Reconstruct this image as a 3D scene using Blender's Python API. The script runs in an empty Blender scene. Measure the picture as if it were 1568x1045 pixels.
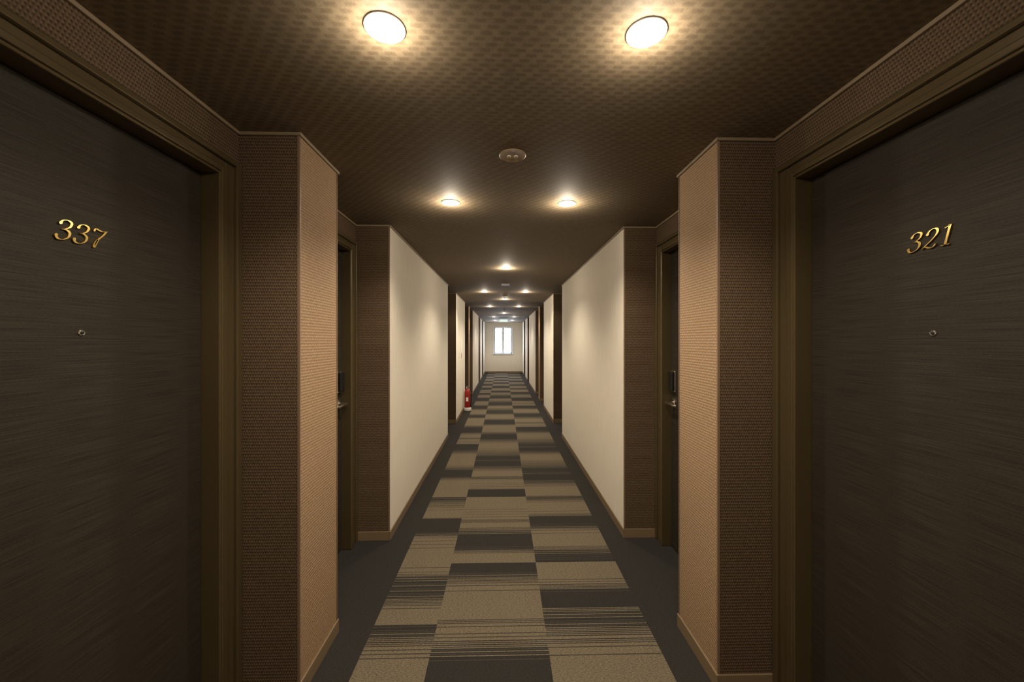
import bpy, math, random
from mathutils import Vector
random.seed(7)
scene = bpy.context.scene
scene.view_settings.view_transform = 'Standard'
scene.view_settings.look = 'None'
scene.view_settings.exposure = 0.1

H = 2.31; CAMH = 1.46
CL, CR = -0.83, 0.90       # corridor wall planes
RD = 0.245                 # recess depth
YB, YE = -2.6, 18.0
DT = 2.10                  # door opening top

# ---------------------------------------------------------------- materials
def newmat(name):
    m = bpy.data.materials.new(name); m.use_nodes = True
    nt = m.node_tree
    return m, nt, nt.nodes['Principled BSDF']
def simple(name, col, rough=0.5, metal=0.0, spec=0.5):
    m, nt, b = newmat(name)
    b.inputs['Base Color'].default_value = (*col, 1)
    b.inputs['Roughness'].default_value = rough
    b.inputs['Metallic'].default_value = metal
    b.inputs['Specular IOR Level'].default_value = spec
    return m
def emis(name, col, s):
    m, nt, b = newmat(name)
    b.inputs['Base Color'].default_value = (*col, 1)
    b.inputs['Emission Color'].default_value = (*col, 1)
    b.inputs['Emission Strength'].default_value = s
    m.cycles.emission_sampling = 'NONE'
    return m
class G:
    def __init__(s, nt): s.nt = nt; s.N = nt.nodes; s.L = nt.links
    def math(s, op, a, b=None, clamp=False):
        n = s.N.new('ShaderNodeMath'); n.operation = op; n.use_clamp = clamp
        for i, v in enumerate([a, b]):
            if v is None: continue
            if isinstance(v, (int, float)): n.inputs[i].default_value = v
            else: s.L.new(v, n.inputs[i])
        return n.outputs[0]
    def xyz(s):
        t = s.N.new('ShaderNodeTexCoord'); p = s.N.new('ShaderNodeSeparateXYZ')
        s.L.new(t.outputs['Object'], p.inputs[0]); s.obj = t.outputs['Object']
        return p.outputs[0], p.outputs[1], p.outputs[2]
    def comb(s, x, y, z):
        c = s.N.new('ShaderNodeCombineXYZ')
        for i, v in enumerate([x, y, z]):
            if isinstance(v, (int, float)): c.inputs[i].default_value = v
            else: s.L.new(v, c.inputs[i])
        return c.outputs[0]
    def noise(s, vec, scale, detail=2, rough=0.5):
        n = s.N.new('ShaderNodeTexNoise'); s.L.new(vec, n.inputs['Vector'])
        n.inputs['Scale'].default_value = scale; n.inputs['Detail'].default_value = detail
        n.inputs['Roughness'].default_value = rough
        return n.outputs['Fac']
    def ramp(s, fac, c0, c1, p0=0.0, p1=1.0):
        r = s.N.new('ShaderNodeValToRGB'); s.L.new(fac, r.inputs[0])
        r.color_ramp.elements[0].position = p0; r.color_ramp.elements[0].color = (*c0, 1)
        r.color_ramp.elements[1].position = p1; r.color_ramp.elements[1].color = (*c1, 1)
        return r.outputs[0]
    def bump(s, h, strength, dist, bsdf):
        b = s.N.new('ShaderNodeBump'); b.inputs['Strength'].default_value = strength
        b.inputs['Distance'].default_value = dist
        s.L.new(h, b.inputs['Height']); s.L.new(b.outputs[0], bsdf.inputs['Normal'])

def woven(name, c0, c1):
    m, nt, b = newmat(name); g = G(nt); x, y, z = g.xyz()
    u = g.math('ADD', x, y)
    row = g.math('FLOOR', g.math('DIVIDE', z, 0.0125))
    sv = g.math('SINE', g.math('MULTIPLY', z, 2*math.pi/0.0125))
    su = g.math('SINE', g.math('ADD', g.math('MULTIPLY', u, 2*math.pi/0.010), g.math('MULTIPLY', row, math.pi)))
    n = g.noise(g.obj, 90, 3)
    f = g.math('ADD', g.math('ADD', g.math('MULTIPLY', sv, .18), g.math('MULTIPLY', su, .18)), g.math('ADD', g.math('MULTIPLY', n, .5), .25))
    g.L.new(g.ramp(f, c0, c1, 0.15, 0.85), b.inputs['Base Color'])
    b.inputs['Roughness'].default_value = 0.8; b.inputs['Specular IOR Level'].default_value = .25
    g.bump(f, .5, .003, b)
    return m
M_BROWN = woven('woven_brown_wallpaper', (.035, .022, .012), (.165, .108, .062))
M_BROWN_LIT = woven('woven_brown_wallpaper_lit', (.19, .118, .066), (.44, .295, .172))  # same weave in a lighter tone, painting in light on the pier sides

def white_wall():
    m, nt, b = newmat('cream_wallpaper'); g = G(nt); x, y, z = g.xyz()
    u = g.math('ADD', x, y)
    n = g.noise(g.comb(g.math('MULTIPLY', u, 140), 0, g.math('MULTIPLY', z, 5)), 1, 3)
    g.L.new(g.ramp(n, (.70, .64, .54), (.80, .75, .65), .3, .7), b.inputs['Base Color'])
    b.inputs['Roughness'].default_value = .75; b.inputs['Specular IOR Level'].default_value = .25
    g.bump(n, .25, .002, b)
    return m
M_WHITE = white_wall()

def ceil_mat():
    m, nt, b = newmat('patterned_brown_ceiling'); g = G(nt); x, y, z = g.xyz()
    row = g.math('FLOOR', g.math('DIVIDE', y, .021))
    sh = g.math('MULTIPLY', row, math.pi*.75)
    su = g.math('SINE', g.math('ADD', g.math('MULTIPLY', x, 2*math.pi/.052), sh))
    sv = g.math('ABSOLUTE', g.math('SINE', g.math('MULTIPLY', y, math.pi/.021)))
    dash = g.math('MULTIPLY', g.math('MULTIPLY', g.math('ADD', su, .75), 1.0, True), sv)
    dash = g.math('MULTIPLY', dash, 1.0, True)
    n = g.noise(g.obj, 190, 2)
    n2 = g.noise(g.obj, 26, 2)
    f = g.math('ADD', g.math('MULTIPLY', g.math('SUBTRACT', 1.0, dash), g.math('MULTIPLY', n2, .75)), g.math('MULTIPLY', n, .6))
    g.L.new(g.ramp(f, (.112, .083, .051), (.212, .161, .103), .18, .90), b.inputs['Base Color'])
    b.inputs['Roughness'].default_value = .75; b.inputs['Specular IOR Level'].default_value = .25
    g.bump(f, .12, .001, b)
    return m
M_CEIL = ceil_mat()

def door_mat():
    m, nt, b = newmat('dark_wood_laminate'); g = G(nt); x, y, z = g.xyz()
    n = g.noise(g.comb(0, g.math('MULTIPLY', y, 5.0), g.math('MULTIPLY', z, 300)), 1, 2, .6)
    n2 = g.noise(g.comb(0, g.math('MULTIPLY', y, 160), g.math('MULTIPLY', z, 420)), 1, 1, .5)
    f = g.math('ADD', g.math('MULTIPLY', n, .72), g.math('MULTIPLY', n2, .28))
    g.L.new(g.ramp(f, (.0145, .0118, .0083), (.041, .033, .0235), .34, .66), b.inputs['Base Color'])
    b.inputs['Roughness'].default_value = .62; b.inputs['Specular IOR Level'].default_value = .22
    g.bump(f, .12, .0005, b)
    return m
M_DOOR = door_mat()

def carpet(name, c0, c1):
    m, nt, b = newmat(name); g = G(nt); x, y, z = g.xyz()
    n = g.noise(g.comb(g.math('MULTIPLY', x, 90), g.math('MULTIPLY', y, 240), 0), 1, 3, .7)
    n2 = g.noise(g.obj, 420, 1)
    f = g.math('ADD', g.math('MULTIPLY', n, .6), g.math('MULTIPLY', n2, .4))
    g.L.new(g.ramp(f, c0, c1, .35, .65), b.inputs['Base Color'])
    b.inputs['Roughness'].default_value = 1; b.inputs['Specular IOR Level'].default_value = .1
    g.bump(f, .5, .004, b)
    return m
M_CDARK = carpet('carpet_charcoal', (.020, .0185, .0165), (.044, .041, .037))
M_CLIGHT = carpet('carpet_beige', (.058, .047, .031), (.245, .202, .140))
M_CMID = carpet('carpet_taupe', (.026, .023, .018), (.085, .073, .056))
M_FRAME = simple('olive_bronze_paint', (.115, .084, .040), .28, .40)
M_BEAD = simple('corner_bead_brown', (.20, .13, .08), .5)
M_TRIM = simple('brown_trim', (.20, .14, .08), .45)
M_CORN = simple('cornice_brown', (.24, .18, .115), .5)
M_GOLD = simple('polished_gold', (.85, .60, .20), .16, 1.0)
M_STEEL = simple('satin_nickel', (.75, .70, .62), .25, 1.0)
M_BLACK = simple('black_plastic', (.012, .012, .012), .3)
M_LAMP = emis('lamp_diffuser', (1.0, .91, .78), 30)
M_RING = simple('lamp_trim_cream', (.85, .78, .66), .5)
M_TAN = simple('tan_plastic', (.36, .27, .17), .5)
M_WPLA = simple('white_plastic', (.75, .75, .72), .5)
M_RED = simple('red_enamel', (.30, .014, .012), .3)
M_WFR = simple('white_window_frame', (.80, .82, .86), .4)

# ---------------------------------------------------------------- mesh helper
class MB:
    def __init__(s): s.v = []; s.f = []; s.m = []; s.mats = []
    def mi(s, mat):
        if mat not in s.mats: s.mats.append(mat)
        return s.mats.index(mat)
    def face(s, pts, mat):
        b = len(s.v); s.v += [tuple(p) for p in pts]; s.f.append(tuple(range(b, b+len(pts)))); s.m.append(s.mi(mat))
    def box(s, x0, x1, y0, y1, z0, z1, mat):
        x0, x1 = min(x0, x1), max(x0, x1); y0, y1 = min(y0, y1), max(y0, y1); z0, z1 = min(z0, z1), max(z0, z1)
        b = len(s.v)
        s.v += [(x0,y0,z0),(x1,y0,z0),(x1,y1,z0),(x0,y1,z0),(x0,y0,z1),(x1,y0,z1),(x1,y1,z1),(x0,y1,z1)]
        for q in [(0,3,2,1),(4,5,6,7),(0,1,5,4),(1,2,6,5),(2,3,7,6),(3,0,4,7)]:
            s.f.append(tuple(b+i for i in q)); s.m.append(s.mi(mat))
    def lathe(s, prof, o, mat, axis='Z', seg=32, sgn=1):
        b = len(s.v)
        for r, h in prof:
            for k in range(seg):
                a = 2*math.pi*k/seg; c, d = r*math.cos(a), r*math.sin(a)
                if axis == 'Z': s.v.append((o[0]+c, o[1]+d, o[2]+h*sgn))
                elif axis == 'X': s.v.append((o[0]+h*sgn, o[1]+c, o[2]+d))
                else: s.v.append((o[0]+c, o[1]+h*sgn, o[2]+d))
        for j in range(len(prof)-1):
            for k in range(seg):
                k2 = (k+1) % seg
                s.f.append((b+j*seg+k, b+j*seg+k2, b+(j+1)*seg+k2, b+(j+1)*seg+k)); s.m.append(s.mi(mat))
        s.f.append(tuple(b+k for k in range(seg))[::-1]); s.m.append(s.mi(mat))
        s.f.append(tuple(b+(len(prof)-1)*seg+k for k in range(seg))); s.m.append(s.mi(mat))
    def ring(s, prof, mat, seg=40):
        b = len(s.v); n = len(prof)
        for r, h in prof:
            for k in range(seg):
                a = 2*math.pi*k/seg; s.v.append((r*math.cos(a), r*math.sin(a), -h))
        for j in range(n):
            j2 = (j+1) % n
            for k in range(seg):
                k2 = (k+1) % seg
                s.f.append((b+j*seg+k, b+j*seg+k2, b+j2*seg+k2, b+j2*seg+k)); s.m.append(s.mi(mat))
    def tube(s, pts, r, mat, seg=10):
        pts = [Vector(p) for p in pts]; b = len(s.v); n = len(pts)
        for i, p in enumerate(pts):
            t = (pts[min(i+1, n-1)]-pts[max(i-1, 0)]).normalized()
            up = Vector((0, 0, 1)) if abs(t.z) < .9 else Vector((1, 0, 0))
            a = t.cross(up).normalized(); c = t.cross(a)
            for k in range(seg):
                q = 2*math.pi*k/seg; s.v.append(tuple(p+a*r*math.cos(q)+c*r*math.sin(q)))
        for j in range(n-1):
            for k in range(seg):
                k2 = (k+1) % seg
                s.f.append((b+j*seg+k, b+j*seg+k2, b+(j+1)*seg+k2, b+(j+1)*seg+k)); s.m.append(s.mi(mat))
        s.f.append(tuple(b+k for k in range(seg))); s.m.append(s.mi(mat))
        s.f.append(tuple(b+(n-1)*seg+k for k in range(seg))); s.m.append(s.mi(mat))
    def obj(s, name, parent=None, smooth=False, bevel=0, fix=True):
        me = bpy.data.meshes.new(name); me.from_pydata(s.v, [], s.f)
        for mt in s.mats: me.materials.append(mt)
        me.polygons.foreach_set('material_index', s.m)
        if fix:
            import bmesh
            bm = bmesh.new(); bm.from_mesh(me); bmesh.ops.recalc_face_normals(bm, faces=bm.faces); bm.to_mesh(me); bm.free()
        if smooth:
            me.polygons.foreach_set('use_smooth', [True]*len(me.polygons))
            me.set_sharp_from_angle(angle=math.radians(35))
        me.update()
        ob = bpy.data.objects.new(name, me); scene.collection.objects.link(ob)
        if bevel:
            md = ob.modifiers.new('bevel', 'BEVEL'); md.width = bevel; md.segments = 2; md.limit_method = 'ANGLE'
        if parent: ob.parent = parent
        return ob
def empty(name, loc=(0,0,0)):
    e = bpy.data.objects.new(name, None); e.empty_display_size = .1; e.location = loc
    scene.collection.objects.link(e); return e

# ---------------------------------------------------------------- layout
REC = {
 'left':  [(.50,1.62,.115,.115,'near','337'), (1.98,2.89,.05,.115,'far','335'), (5.93,6.95,.06,.115,'far','333'),
           (8.60,9.50,.05,.115,'near','331'), (9.86,10.77,.05,.115,'far','329'), (13.4,14.3,.05,.115,'far','327'), (15.7,16.7,.06,.115,'far','325')],
 'right': [(.50,1.62,.115,.115,'near','321'), (1.98,2.89,.05,.115,'far','319'), (5.93,6.95,.06,.115,'far','317'),
           (8.60,9.50,.05,.115,'near','315'), (9.86,10.77,.05,.115,'far','313'), (13.4,14.3,.05,.115,'far','311'), (15.7,16.7,.06,.115,'far','309')]}
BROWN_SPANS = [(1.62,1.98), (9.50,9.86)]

def build_side(side):
    sg = -1 if side == 'left' else 1
    c = CL if side == 'left' else CR
    r = c + sg*RD; nb = r + sg*.10; back = c + sg*.55
    w = MB()
    pts = [(c, YB)]; kinds = []
    simp = []
    ycur = YB
    def addp(p, k): kinds.append(k); pts.append(p)
    for (y0,y1,fn,ff,hs,num) in REC[side]:
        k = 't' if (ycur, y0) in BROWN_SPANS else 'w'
        addp((c,y0), k); simp.append(((c,ycur),(c,y0),'w'))
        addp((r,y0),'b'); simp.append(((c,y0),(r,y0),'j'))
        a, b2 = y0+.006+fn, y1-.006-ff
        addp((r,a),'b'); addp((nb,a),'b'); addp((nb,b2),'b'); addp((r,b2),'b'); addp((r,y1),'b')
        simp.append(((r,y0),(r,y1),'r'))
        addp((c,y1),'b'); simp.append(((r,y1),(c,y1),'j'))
        ycur = y1
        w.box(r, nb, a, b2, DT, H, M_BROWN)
    addp((c,YE),'w'); simp.append(((c,ycur),(c,YE),'w'))
    MM = {'w': M_WHITE, 'b': M_BROWN, 't': M_BROWN_LIT}
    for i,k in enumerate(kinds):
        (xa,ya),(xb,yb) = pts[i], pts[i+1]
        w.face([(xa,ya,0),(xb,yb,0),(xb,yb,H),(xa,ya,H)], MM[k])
    outer = [(back,YE),(back,YB)]
    loop = pts + outer
    for i in range(len(pts)-1, len(loop)):
        (xa,ya),(xb,yb) = loop[i], loop[(i+1)%len(loop)]
        w.face([(xa,ya,0),(xb,yb,0),(xb,yb,H),(xa,ya,H)], M_WHITE)
    w.obj('wall_'+side, fix=False)
    def trim(name, segs, z0, z1, t, mat, bev):
        m = MB()
        for (p0,p1,k) in segs:
            d = Vector((p1[0]-p0[0], p1[1]-p0[1])).normalized()
            nrm = Vector((d.y, -d.x)) if side=='left' else Vector((-d.y, d.x))
            a = Vector(p0); b = Vector(p1)
            if k == 'w':
                if p0[1] > YB+.01: a = a-d*t
                if p1[1] < YE-.01: b = b+d*t
            q = b + nrm*t
            m.box(a.x, q.x, a.y, q.y, z0, z1, mat)
        m.obj(name, bevel=bev)
    trim('trim_1' if side=='left' else 'trim_2', simp, H-.013, H, .010, M_CORN, .002)
    trim('baseboard_'+side, [s for s in simp if s[2]!='r'], 0, .065, .008, M_TRIM, .002)
    e = MB()
    for (y0,y1,*_) in REC[side]:
        for yy, dr in ((y0,1),(y1,-1)):
            e.box(c-sg*.002, c+sg*.008, yy-.002 if dr<0 else yy-.006, yy+.006 if dr<0 else yy+.002, .065, H-.013, M_BEAD)
    e.obj('trim_3' if side=='left' else 'trim_4')
    return r, sg

# ---------------------------------------------------------------- digits
def catmull(P, n=10):
    out = []; P = [Vector(p) for p in P]; Q = [P[0]*2-P[1]] + P + [P[-1]*2-P[-2]]
    for i in range(1, len(Q)-2):
        for k in range(n):
            t = k/n
            out.append(.5*((2*Q[i])+(Q[i+1]-Q[i-1])*t+(2*Q[i-1]-5*Q[i]+4*Q[i+1]-Q[i+2])*t*t+(-Q[i-1]+3*Q[i]-3*Q[i+1]+Q[i+2])*t**3))
    out.append(P[-1]); return out
GL = {
 '3': ([[(.10,.80),(.20,.95),(.40,1.0),(.58,.90),(.56,.70),(.40,.56),(.24,.52)],
        [(.24,.52),(.46,.51),(.62,.38),(.60,.16),(.42,.01),(.20,.0),(.06,.14)]], [(.12,.80),(.08,.16)]),
 '7': ([[(.06,.82),(.14,.97),(.34,.92),(.52,.90),(.70,1.0)], [(.70,1.0),(.56,.70),(.38,.40),(.30,.0)], [(.34,.40),(.27,.18),(.25,0)]], [(.28,.02)]),
 '2': ([[(.10,.76),(.20,.94),(.40,1.0),(.58,.90),(.58,.68),(.40,.42),(.18,.20),(.02,.02)],
        [(.02,.03),(.18,.10),(.36,.03),(.54,.03),(.66,.18)]], [(.12,.76)]),
 '1': ([[(.34,.0),(.34,.5),(.34,1.0)], [(.34,1.0),(.24,.92),(.12,.88)], [(.14,.01),(.34,.01),(.54,.01)]], []),
 '5': ([[(.60,1.0),(.40,.97),(.20,1.0)],[(.20,1.0),(.16,.8),(.12,.58)],[(.12,.58),(.36,.62),(.58,.50),(.60,.24),(.42,.02),(.18,.0),(.06,.14)]], [(.08,.16)]),
 '9': ([[(.56,.70),(.50,.50),(.30,.44),(.12,.58),(.14,.86),(.36,1.0),(.56,.88),(.60,.60),(.46,.25),(.14,.0)]], []),
 '0': ([[(.34,1.0),(.12,.8),(.08,.5),(.14,.18),(.34,.0),(.54,.18),(.60,.5),(.54,.82),(.34,1.0)]], []),
}
def digits(mb, text, fx, yc, zc, sg, h=.052, th=.005):
    adv = .80*h; tot = adv*len(text); mat = M_GOLD
    def P(u, v, w):
        uu = u + .25*v
        return (fx - sg*w, yc + (uu if sg < 0 else -uu), zc + v)
    for i, ch in enumerate(text):
        strokes, balls = GL[ch]; ox = -tot/2 + i*adv
        for S in strokes:
            pts = catmull(S); L = []; R = []
            for j, p in enumerate(pts):
                t = (pts[min(j+1,len(pts)-1)]-pts[max(j-1,0)]); ang = math.atan2(t.y, t.x)
                wd = .014+.046*abs(math.sin(ang-math.radians(15)))**1.3
                n = Vector((-t.y, t.x)).normalized()*wd
                L.append((p+n)); R.append((p-n))
            for j in range(len(pts)-1):
                q = [L[j],L[j+1],R[j+1],R[j]]
                U = [(ox+a.x*h, (a.y-.5)*h) for a in q]
                top = [P(a,b,th) for a,b in U]; bot = [P(a,b,0) for a,b in U]
                mb.face(top, mat)
                mb.face([top[0],top[1],bot[1],bot[0]], mat); mb.face([top[2],top[3],bot[3],bot[2]], mat)
                if j == 0: mb.face([top[3],top[0],bot[0],bot[3]], mat)
                if j == len(pts)-2: mb.face([top[1],top[2],bot[2],bot[1]], mat)
        for bx, by in balls:
            ring = [(ox+(bx+.075*math.cos(a))*h, (by-.5+.075*math.sin(a))*h) for a in [2*math.pi*k/14 for k in range(14)]]
            mb.face([P(a,b,th*1.05) for a,b in ring], mat)
            for k in range(14):
                a, b = ring[k], ring[(k+1)%14]
                mb.face([P(*a,th*1.05),P(*b,th*1.05),P(*b,0),P(*a,0)], mat)

dcount = 0
def build_door(side, r, sg, rec):
    global dcount; dcount += 1
    y0,y1,fn,ff,hs,num = rec
    root = empty('door_%d' % dcount, (r, (y0+y1)/2, 0))
    def put(mb, name, **k):
        o = mb.obj(name, **k); o.parent = root
        o.location = (-root.location.x, -root.location.y, 0); return o
    o0, o1 = y0+.006, y1-.006
    a, b = o0+fn, o1-ff
    fx = r + sg*.05
    fr = MB()
    def ushape(w0, w1, t0, t1, prot):
        bx = r + sg*.001
        fr.box(r-sg*prot, bx, o0+fn*w0, o0+fn*w1, 0, t1, M_FRAME)
        fr.box(r-sg*prot, bx, o1-ff*w1, o1-ff*w0, 0, t1, M_FRAME)
        fr.box(r-sg*prot, bx, o0+fn*w1, o1-ff*w1, t0, t1, M_FRAME)
    ushape(0, .26, DT+.052, DT+.072, .020)
    ushape(.26, .70, DT+.022, DT+.052, .008)
    ushape(.70, 1.0, DT, DT+.022, .020)
    fr.box(r-sg*.018, r+sg*.098, a, a+.010, 0, DT-.001, M_FRAME)
    fr.box(r-sg*.018, r+sg*.098, b-.010, b, 0, DT-.001, M_FRAME)
    fr.box(r-sg*.018, r+sg*.098, a+.010, b-.010, DT-.012, DT-.001, M_FRAME)
    put(fr, 'frame', bevel=.0045)
    lf = MB(); lf.box(fx, fx+sg*.042, a+.013, b-.013, .008, DT-.015, M_DOOR)
    put(lf, 'leaf', bevel=.002)
    yc = (a+b)/2 + (.012 if side == 'left' else 0)
    dg = MB(); digits(dg, num, fx, yc, 1.745, sg); put(dg, 'number', fix=False)
    pe = MB()
    pe.lathe([(.0085,0),(.0085,.002),(.0065,.004),(.0055,.003)], (fx, yc, 1.482), M_STEEL, 'X', 20, -sg)
    pe.lathe([(.005,0),(.005,.0035),(.003,.0045)], (fx, yc, 1.482), M_BLACK, 'X', 16, -sg)
    put(pe, 'peephole', smooth=True)
    hy = a+.075 if hs == 'near' else b-.065
    dr = 1 if hs == 'near' else -1
    k = MB()
    k.box(fx-sg*.010, fx-sg*.032, hy-.032, hy+.032, 1.115, 1.245, M_BLACK)
    k.box(fx, fx-sg*.014, hy-.038, hy+.038, 1.105, 1.255, M_STEEL)
    put(k, 'card_reader', bevel=.004)
    k = MB()
    k.lathe([(.028,0),(.028,.008),(.024,.011),(.012,.012),(.011,.05),(.013,.062)], (fx, hy, 1.03), M_STEEL, 'X', 24, -sg)
    px = fx-sg*.055
    k.tube([(px,hy-dr*.008,1.03),(px,hy+dr*.02,1.031),(px,hy+dr*.07,1.029),(px,hy+dr*.115,1.026),(px+sg*.012,hy+dr*.128,1.026)], .010, M_STEEL, 12)
    put(k, 'lever_handle', smooth=True)
for side in ('left','right'):
    r, sg = build_side(side)
    for rec in REC[side]: build_door(side, r, sg, rec)

# ---------------------------------------------------------------- ceiling, end walls
m = MB(); m.box(CL-.55, CR+.55, YB-.15, YE+.2, H, H+.12, M_CEIL); m.obj('ceiling')
m = MB(); m.box(CL-.55, CR+.55, YB-.15, YB, 0, H, M_WHITE); m.obj('wall_back')
WX0, WX1, WZ0, WZ1 = -.40, .42, .88, 2.08
m = MB()
X0, X1 = CL-.55, CR+.55
m.box(X0, WX0, YE, YE+.2, 0, H, M_WHITE); m.box(WX1, X1, YE, YE+.2, 0, H, M_WHITE)
m.box(WX0, WX1, YE, YE+.2, 0, WZ0, M_WHITE); m.box(WX0, WX1, YE, YE+.2, WZ1, H, M_WHITE)
m.obj('wall_end')
m = MB(); m.box(CL+.008, CR-.008, YE-.008, YE, 0, .065, M_TRIM); m.obj('baseboard_end')
wroot = empty('window_1', (0, YE, 0))
m = MB()
def fb(x0,x1,z0,z1,y0=.04,y1=.10): m.box(x0,x1,y0,y1,z0,z1,M_WFR)
fb(WX0,WX0+.04,WZ0,WZ1); fb(WX1-.04,WX1,WZ0,WZ1); fb(WX0,WX1,WZ0,WZ0+.05); fb(WX0,WX1,WZ1-.04,WZ1)
xc=(WX0+WX1)/2; fb(xc-.035,xc+.035,WZ0,WZ1,.03,.11)
for x0,x1 in ((WX0+.04,xc-.035),(xc+.035,WX1-.04)):
    fb(x0,x0+.022,WZ0+.05,WZ1-.04); fb(x1-.022,x1,WZ0+.05,WZ1-.04); fb(x0,x1,WZ1-.24,WZ1-.218)
m.box(WX0-.035,WX0,-.015,.03,WZ0-.03,WZ1+.035,M_WFR); m.box(WX1,WX1+.035,-.015,.03,WZ0-.03,WZ1+.035,M_WFR)
m.box(WX0,WX1,-.015,.03,WZ1,WZ1+.035,M_WFR); m.box(WX0-.05,WX1+.05,-.05,.04,WZ0-.035,WZ0,M_WFR)
m.obj('frame', parent=wroot, bevel=.003)
m = MB(); m.box(xc-.006,xc+.006,.0,.03,1.40,1.50,M_STEEL); m.obj('latch', parent=wroot)

# ---------------------------------------------------------------- floor / carpet
f = MB()
f.box(X0, X1, YB-.15, YE+.2, -.12, -.004, M_CDARK)
XC = [-.66, -.338, .216, .744]
XL, XR = CL-RD-.09, CR+RD+.09
zf = 0.0
def q(x0,x1,y0,y1,mat): f.face([(x0,y0,zf),(x1,y0,zf),(x1,y1,zf),(x0,y1,zf)], mat)
q(XL-.05, XC[0], YB, YE, M_CDARK); q(XC[3], XR+.05, YB, YE, M_CDARK)
T = .545; Y0 = 2.03
def lerp(K, t):
    for (a,va),(b,vb) in zip(K, K[1:]):
        if a <= t <= b: return va+(vb-va)*(t-a)/(b-a+1e-9)
    return K[-1][1]
BR = [ [(0,1),(.40,1),(.55,.55),(.75,.1),(.85,0),(1,0)],
       [(0,1),(.62,1),(.80,.4),(.9,.0),(1,0)],
       [(0,.7),(.1,1),(.5,1),(.7,.5),(1,.1)],
       [(0,1),(.30,1),(.6,.2),(.7,0),(1,0)] ]
DK = [ [(0,0),(.25,.0),(.45,.4),(.65,1),(1,1)],
       [(0,0),(.5,0),(.7,.45),(.85,1),(1,1)],
       [(0,.1),(.3,.0),(.55,.35),(.8,.6),(1,1)],
       [(0,0),(.35,0),(.36,.8),(.8,1),(.9,.4),(1,.2)] ]
NEAR = {
 0: [(YB,1),(1.74,1),(1.86,.75),(1.92,.45),(1.98,.1),(2.02,0),(2.025,1),(2.12,.95),(2.20,.45),(2.28,.15),(2.40,.1),(2.47,.7),(2.55,1),(2.90,.9),(2.96,.3),(3.0,.0),(3.22,0),(3.25,1),(3.42,.9),(3.58,.3),(3.665,0)],
 1: [(YB,0),(1.78,0),(1.84,.3),(1.93,.7),(2.0,.95),(2.03,.6),(2.06,.85),(2.12,1),(2.28,.95),(2.38,.55),(2.45,.15),(2.48,0),(2.574,0),(2.575,1),(2.68,.95),(2.74,.2),(2.78,0),(2.95,0),(3.05,.5),(3.07,1),(3.12,1),(3.17,.5),(3.22,.9),(3.665,1)],
 2: [(YB,1),(1.80,.95),(1.94,.55),(2.0,.4),(2.04,.1),(2.12,.35),(2.15,0),(2.26,0),(2.32,.5),(2.40,.95),(2.574,1),(2.575,0),(2.68,.1),(2.76,.7),(2.82,1),(2.98,.9),(3.05,.4),(3.12,0),(3.24,0),(3.30,.9),(3.50,1),(3.60,.3),(3.665,0)],
}
D8 = [.06,.56,.31,.81,.19,.69,.44,.94]
for ci in range(3):
    st = .006; y = YB; cur = None; ys = YB; i = 0; lib = None; tile = None; off = 0 if ci == 1 else .12*T
    while y < YE:
        if .9 <= y < 3.665: p = lerp(NEAR[ci], y)
        else:
            tt = (y-Y0-off)/T; tI = math.floor(tt)
            if tI != tile:
                tile = tI
                lib = random.choice(BR if (tI+ci) % 2 else DK)
            p = lerp(lib, tt-tI)
        d = D8[i % 8]
        on = M_CLIGHT if p > d else (M_CMID if p > d-.22 and p > .02 else M_CDARK)
        if on != cur:
            if cur is not None: q(XC[ci], XC[ci+1], ys, y, cur)
            cur = on; ys = y
        y += st; i += 1
    q(XC[ci], XC[ci+1], ys, YE, cur)
f.obj('floor', fix=False)

# ---------------------------------------------------------------- downlights
def downlight(x, y, p=20):
    root = empty('downlight', (x, y, H))
    m = MB(); m.ring([(.044,0),(.044,.0015),(.048,.004),(.054,.003),(.055,0)], M_RING)
    m.obj('trim_ring', parent=root, smooth=True)
    m = MB(); m.lathe([(.0435,.0003),(.0435,.001),(.030,.002),(.002,.0025)], (0,0,0), M_LAMP, 'Z', 40, -1)
    m.obj('reflector_lamp', parent=root, smooth=True)
    for kind, e in (('SPOT', p*1.9), ('POINT', p*.24)):  # POINT is an added light; its ceiling halo imitates lens bloom
        ld = bpy.data.lights.new(kind.lower(), kind); ld.energy = e; ld.color = (1, .865, .68)
        if kind == 'SPOT': ld.spot_size = math.radians(142); ld.spot_blend = .65
        ld.shadow_soft_size = .02
        lo = bpy.data.objects.new(kind.lower(), ld); scene.collection.objects.link(lo); lo.parent = root; lo.location = (0,0,-.045)
    return root
for y in (1.07, 2.41, 6.8, 9.7, 13.85, 16.2):
    for x in (-.32, .395): downlight(x, y, 20)
for y in (-.9, 4.58, 8.0, 12.0): downlight(.038, y, 26)

# ---------------------------------------------------------------- ceiling fittings
def disc(name, x, y, r, mat, dots=False):
    root = empty(name, (x,y,H))
    m = MB(); m.lathe([(r,0),(r,.003),(r*.93,.006),(r*.88,.004),(r*.3,.004)], (0,0,0), mat, 'Z', 40, -1)
    m.obj('cover', parent=root, smooth=True)
    m = MB()
    if dots:
        for dx in (-.016, .016):
            m.lathe([(.009,.004),(.009,.008),(.007,.009)], (dx,0,0), M_RING, 'Z', 20, -1)
            m.lathe([(.0045,.009),(.004,.010)], (dx,0,0), M_BLACK, 'Z', 16, -1)
    else:
        m.lathe([(r*.55,.004),(r*.5,.03),(r*.3,.036)], (0,0,0), mat, 'Z', 28, -1)
    m.obj('sensor', parent=root, smooth=True)
disc('emergency_light', .044, 1.79, .062, M_TAN, True)
disc('smoke_detector', .04, 7.5, .055, M_WPLA)
disc('smoke_detector', .04, 11.0, .055, M_WPLA)
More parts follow.
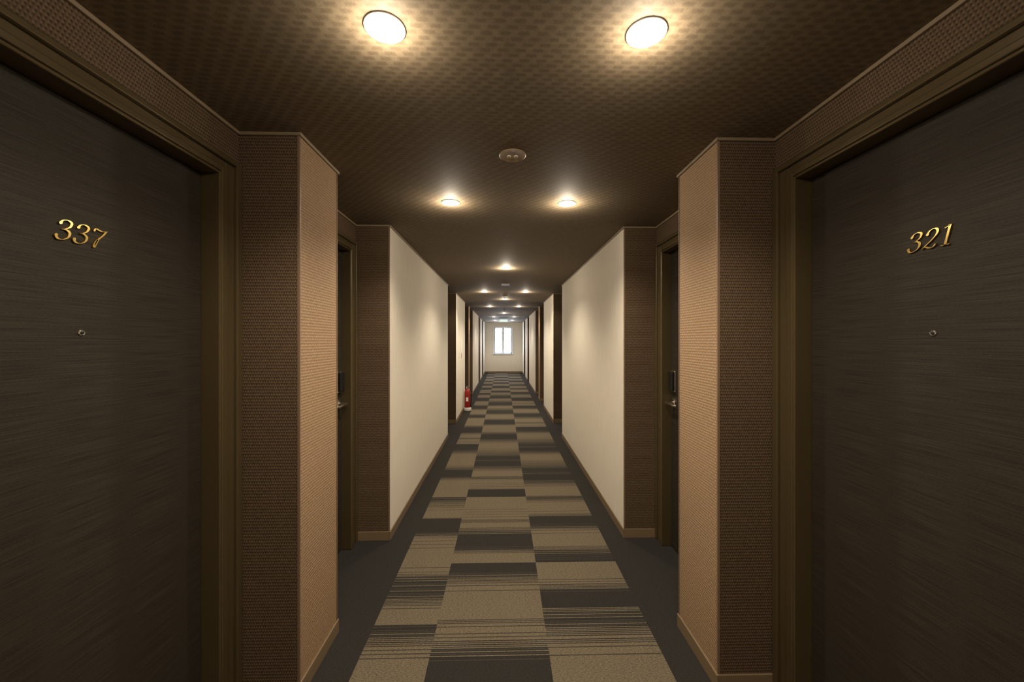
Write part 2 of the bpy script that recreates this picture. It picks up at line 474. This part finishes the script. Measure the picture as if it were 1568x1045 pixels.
m = MB(); m.box(-.02,.10,5.75,5.97,H-.006,H,M_TAN); m.box(-.005,.085,5.765,5.955,H-.009,H-.005,M_CORN); m.obj('ceiling_access_panel', bevel=.002)
er = empty('exit_sign', (.03, 14.8, H))
m = MB(); m.box(-.16,.16,-.02,.02,-.13,-.03,M_WPLA); m.box(-.12,-.11,-.01,.01,-.04,0,M_STEEL); m.box(.11,.12,-.01,.01,-.04,0,M_STEEL); m.obj('housing', parent=er, bevel=.004)
M_SIGN = emis('sign_white_green', (.65,.85,.80), .7)
m = MB(); m.box(-.15,.15,-.024,-.0205,-.12,-.04,M_SIGN); m.obj('panel', parent=er)

# ---------------------------------------------------------------- fire extinguisher + wall plates
ex = empty('fire_extinguisher', (-.745, 8.25, 0))
m = MB()
m.lathe([(.080,.0),(.084,.01),(.084,.06),(.078,.07),(.068,.05)], (0,0,0), M_WPLA, 'Z', 28); m.obj('stand', parent=ex, smooth=True)
m = MB()
m.lathe([(.058,.05),(.062,.06),(.062,.38),(.056,.415),(.040,.440),(.022,.450),(.020,.47)], (0,0,0), M_RED, 'Z', 32); m.obj('cylinder', parent=ex, smooth=True)
m = MB(); m.lathe([(.022,.465),(.022,.50),(.014,.505)], (0,0,0), M_STEEL, 'Z', 20)
m.box(-.012,.012,-.07,.03,.505,.518,M_BLACK); m.box(-.012,.012,-.065,.02,.48,.490,M_BLACK); m.obj('valve_lever', parent=ex, bevel=.002)
m = MB(); m.tube([(.02,0,.485),(.06,0,.48),(.085,0,.42),(.083,0,.30),(.078,-.01,.18),(.076,-.012,.12)], .009, M_BLACK); m.lathe([(.009,.06),(.014,.12)], (.076,-.012,0), M_BLACK,'Z',12); m.obj('hose', parent=ex, smooth=True)
m = MB(); m.box(-.024,.024,-.0645,-.045,.20,.28,M_WPLA); m.obj('label', parent=ex)
m = MB(); m.box(CL,CL+.008,7.75,7.85,1.10,1.45,M_WPLA); m.box(CL+.008,CL+.010,7.76,7.84,1.12,1.22,M_RED); m.obj('extinguisher_sign')
m = MB(); m.box(CL,CL+.012,7.4,7.47,1.15,1.27,M_WPLA); m.box(CL+.012,CL+.016,7.42,7.45,1.18,1.24,M_WPLA); m.obj('light_switch', bevel=.002)

# ---------------------------------------------------------------- world + daylight
w = bpy.data.worlds.new('sky'); scene.world = w; w.use_nodes = True
bg = w.node_tree.nodes['Background']; bg.inputs[0].default_value = (.70, .82, 1.0, 1); bg.inputs[1].default_value = 22
pl = bpy.data.lights.new('window_portal', 'AREA'); pl.shape = 'RECTANGLE'; pl.size = .82; pl.size_y = 1.22
pl.cycles.is_portal = True
po = bpy.data.objects.new('window_portal', pl); scene.collection.objects.link(po); po.location = (xc, YE+.14, (WZ0+WZ1)/2); po.rotation_euler = (math.radians(-90), 0, 0)

# ---------------------------------------------------------------- camera
cd = bpy.data.cameras.new('camera'); cd.sensor_width = 36; cd.lens = 600/1568*36; cd.clip_start = .02
co = bpy.data.objects.new('camera', cd); scene.collection.objects.link(co)
co.location = (0, 0, CAMH); co.rotation_euler = (math.radians(90), 0, math.radians(-1.337))
scene.camera = co
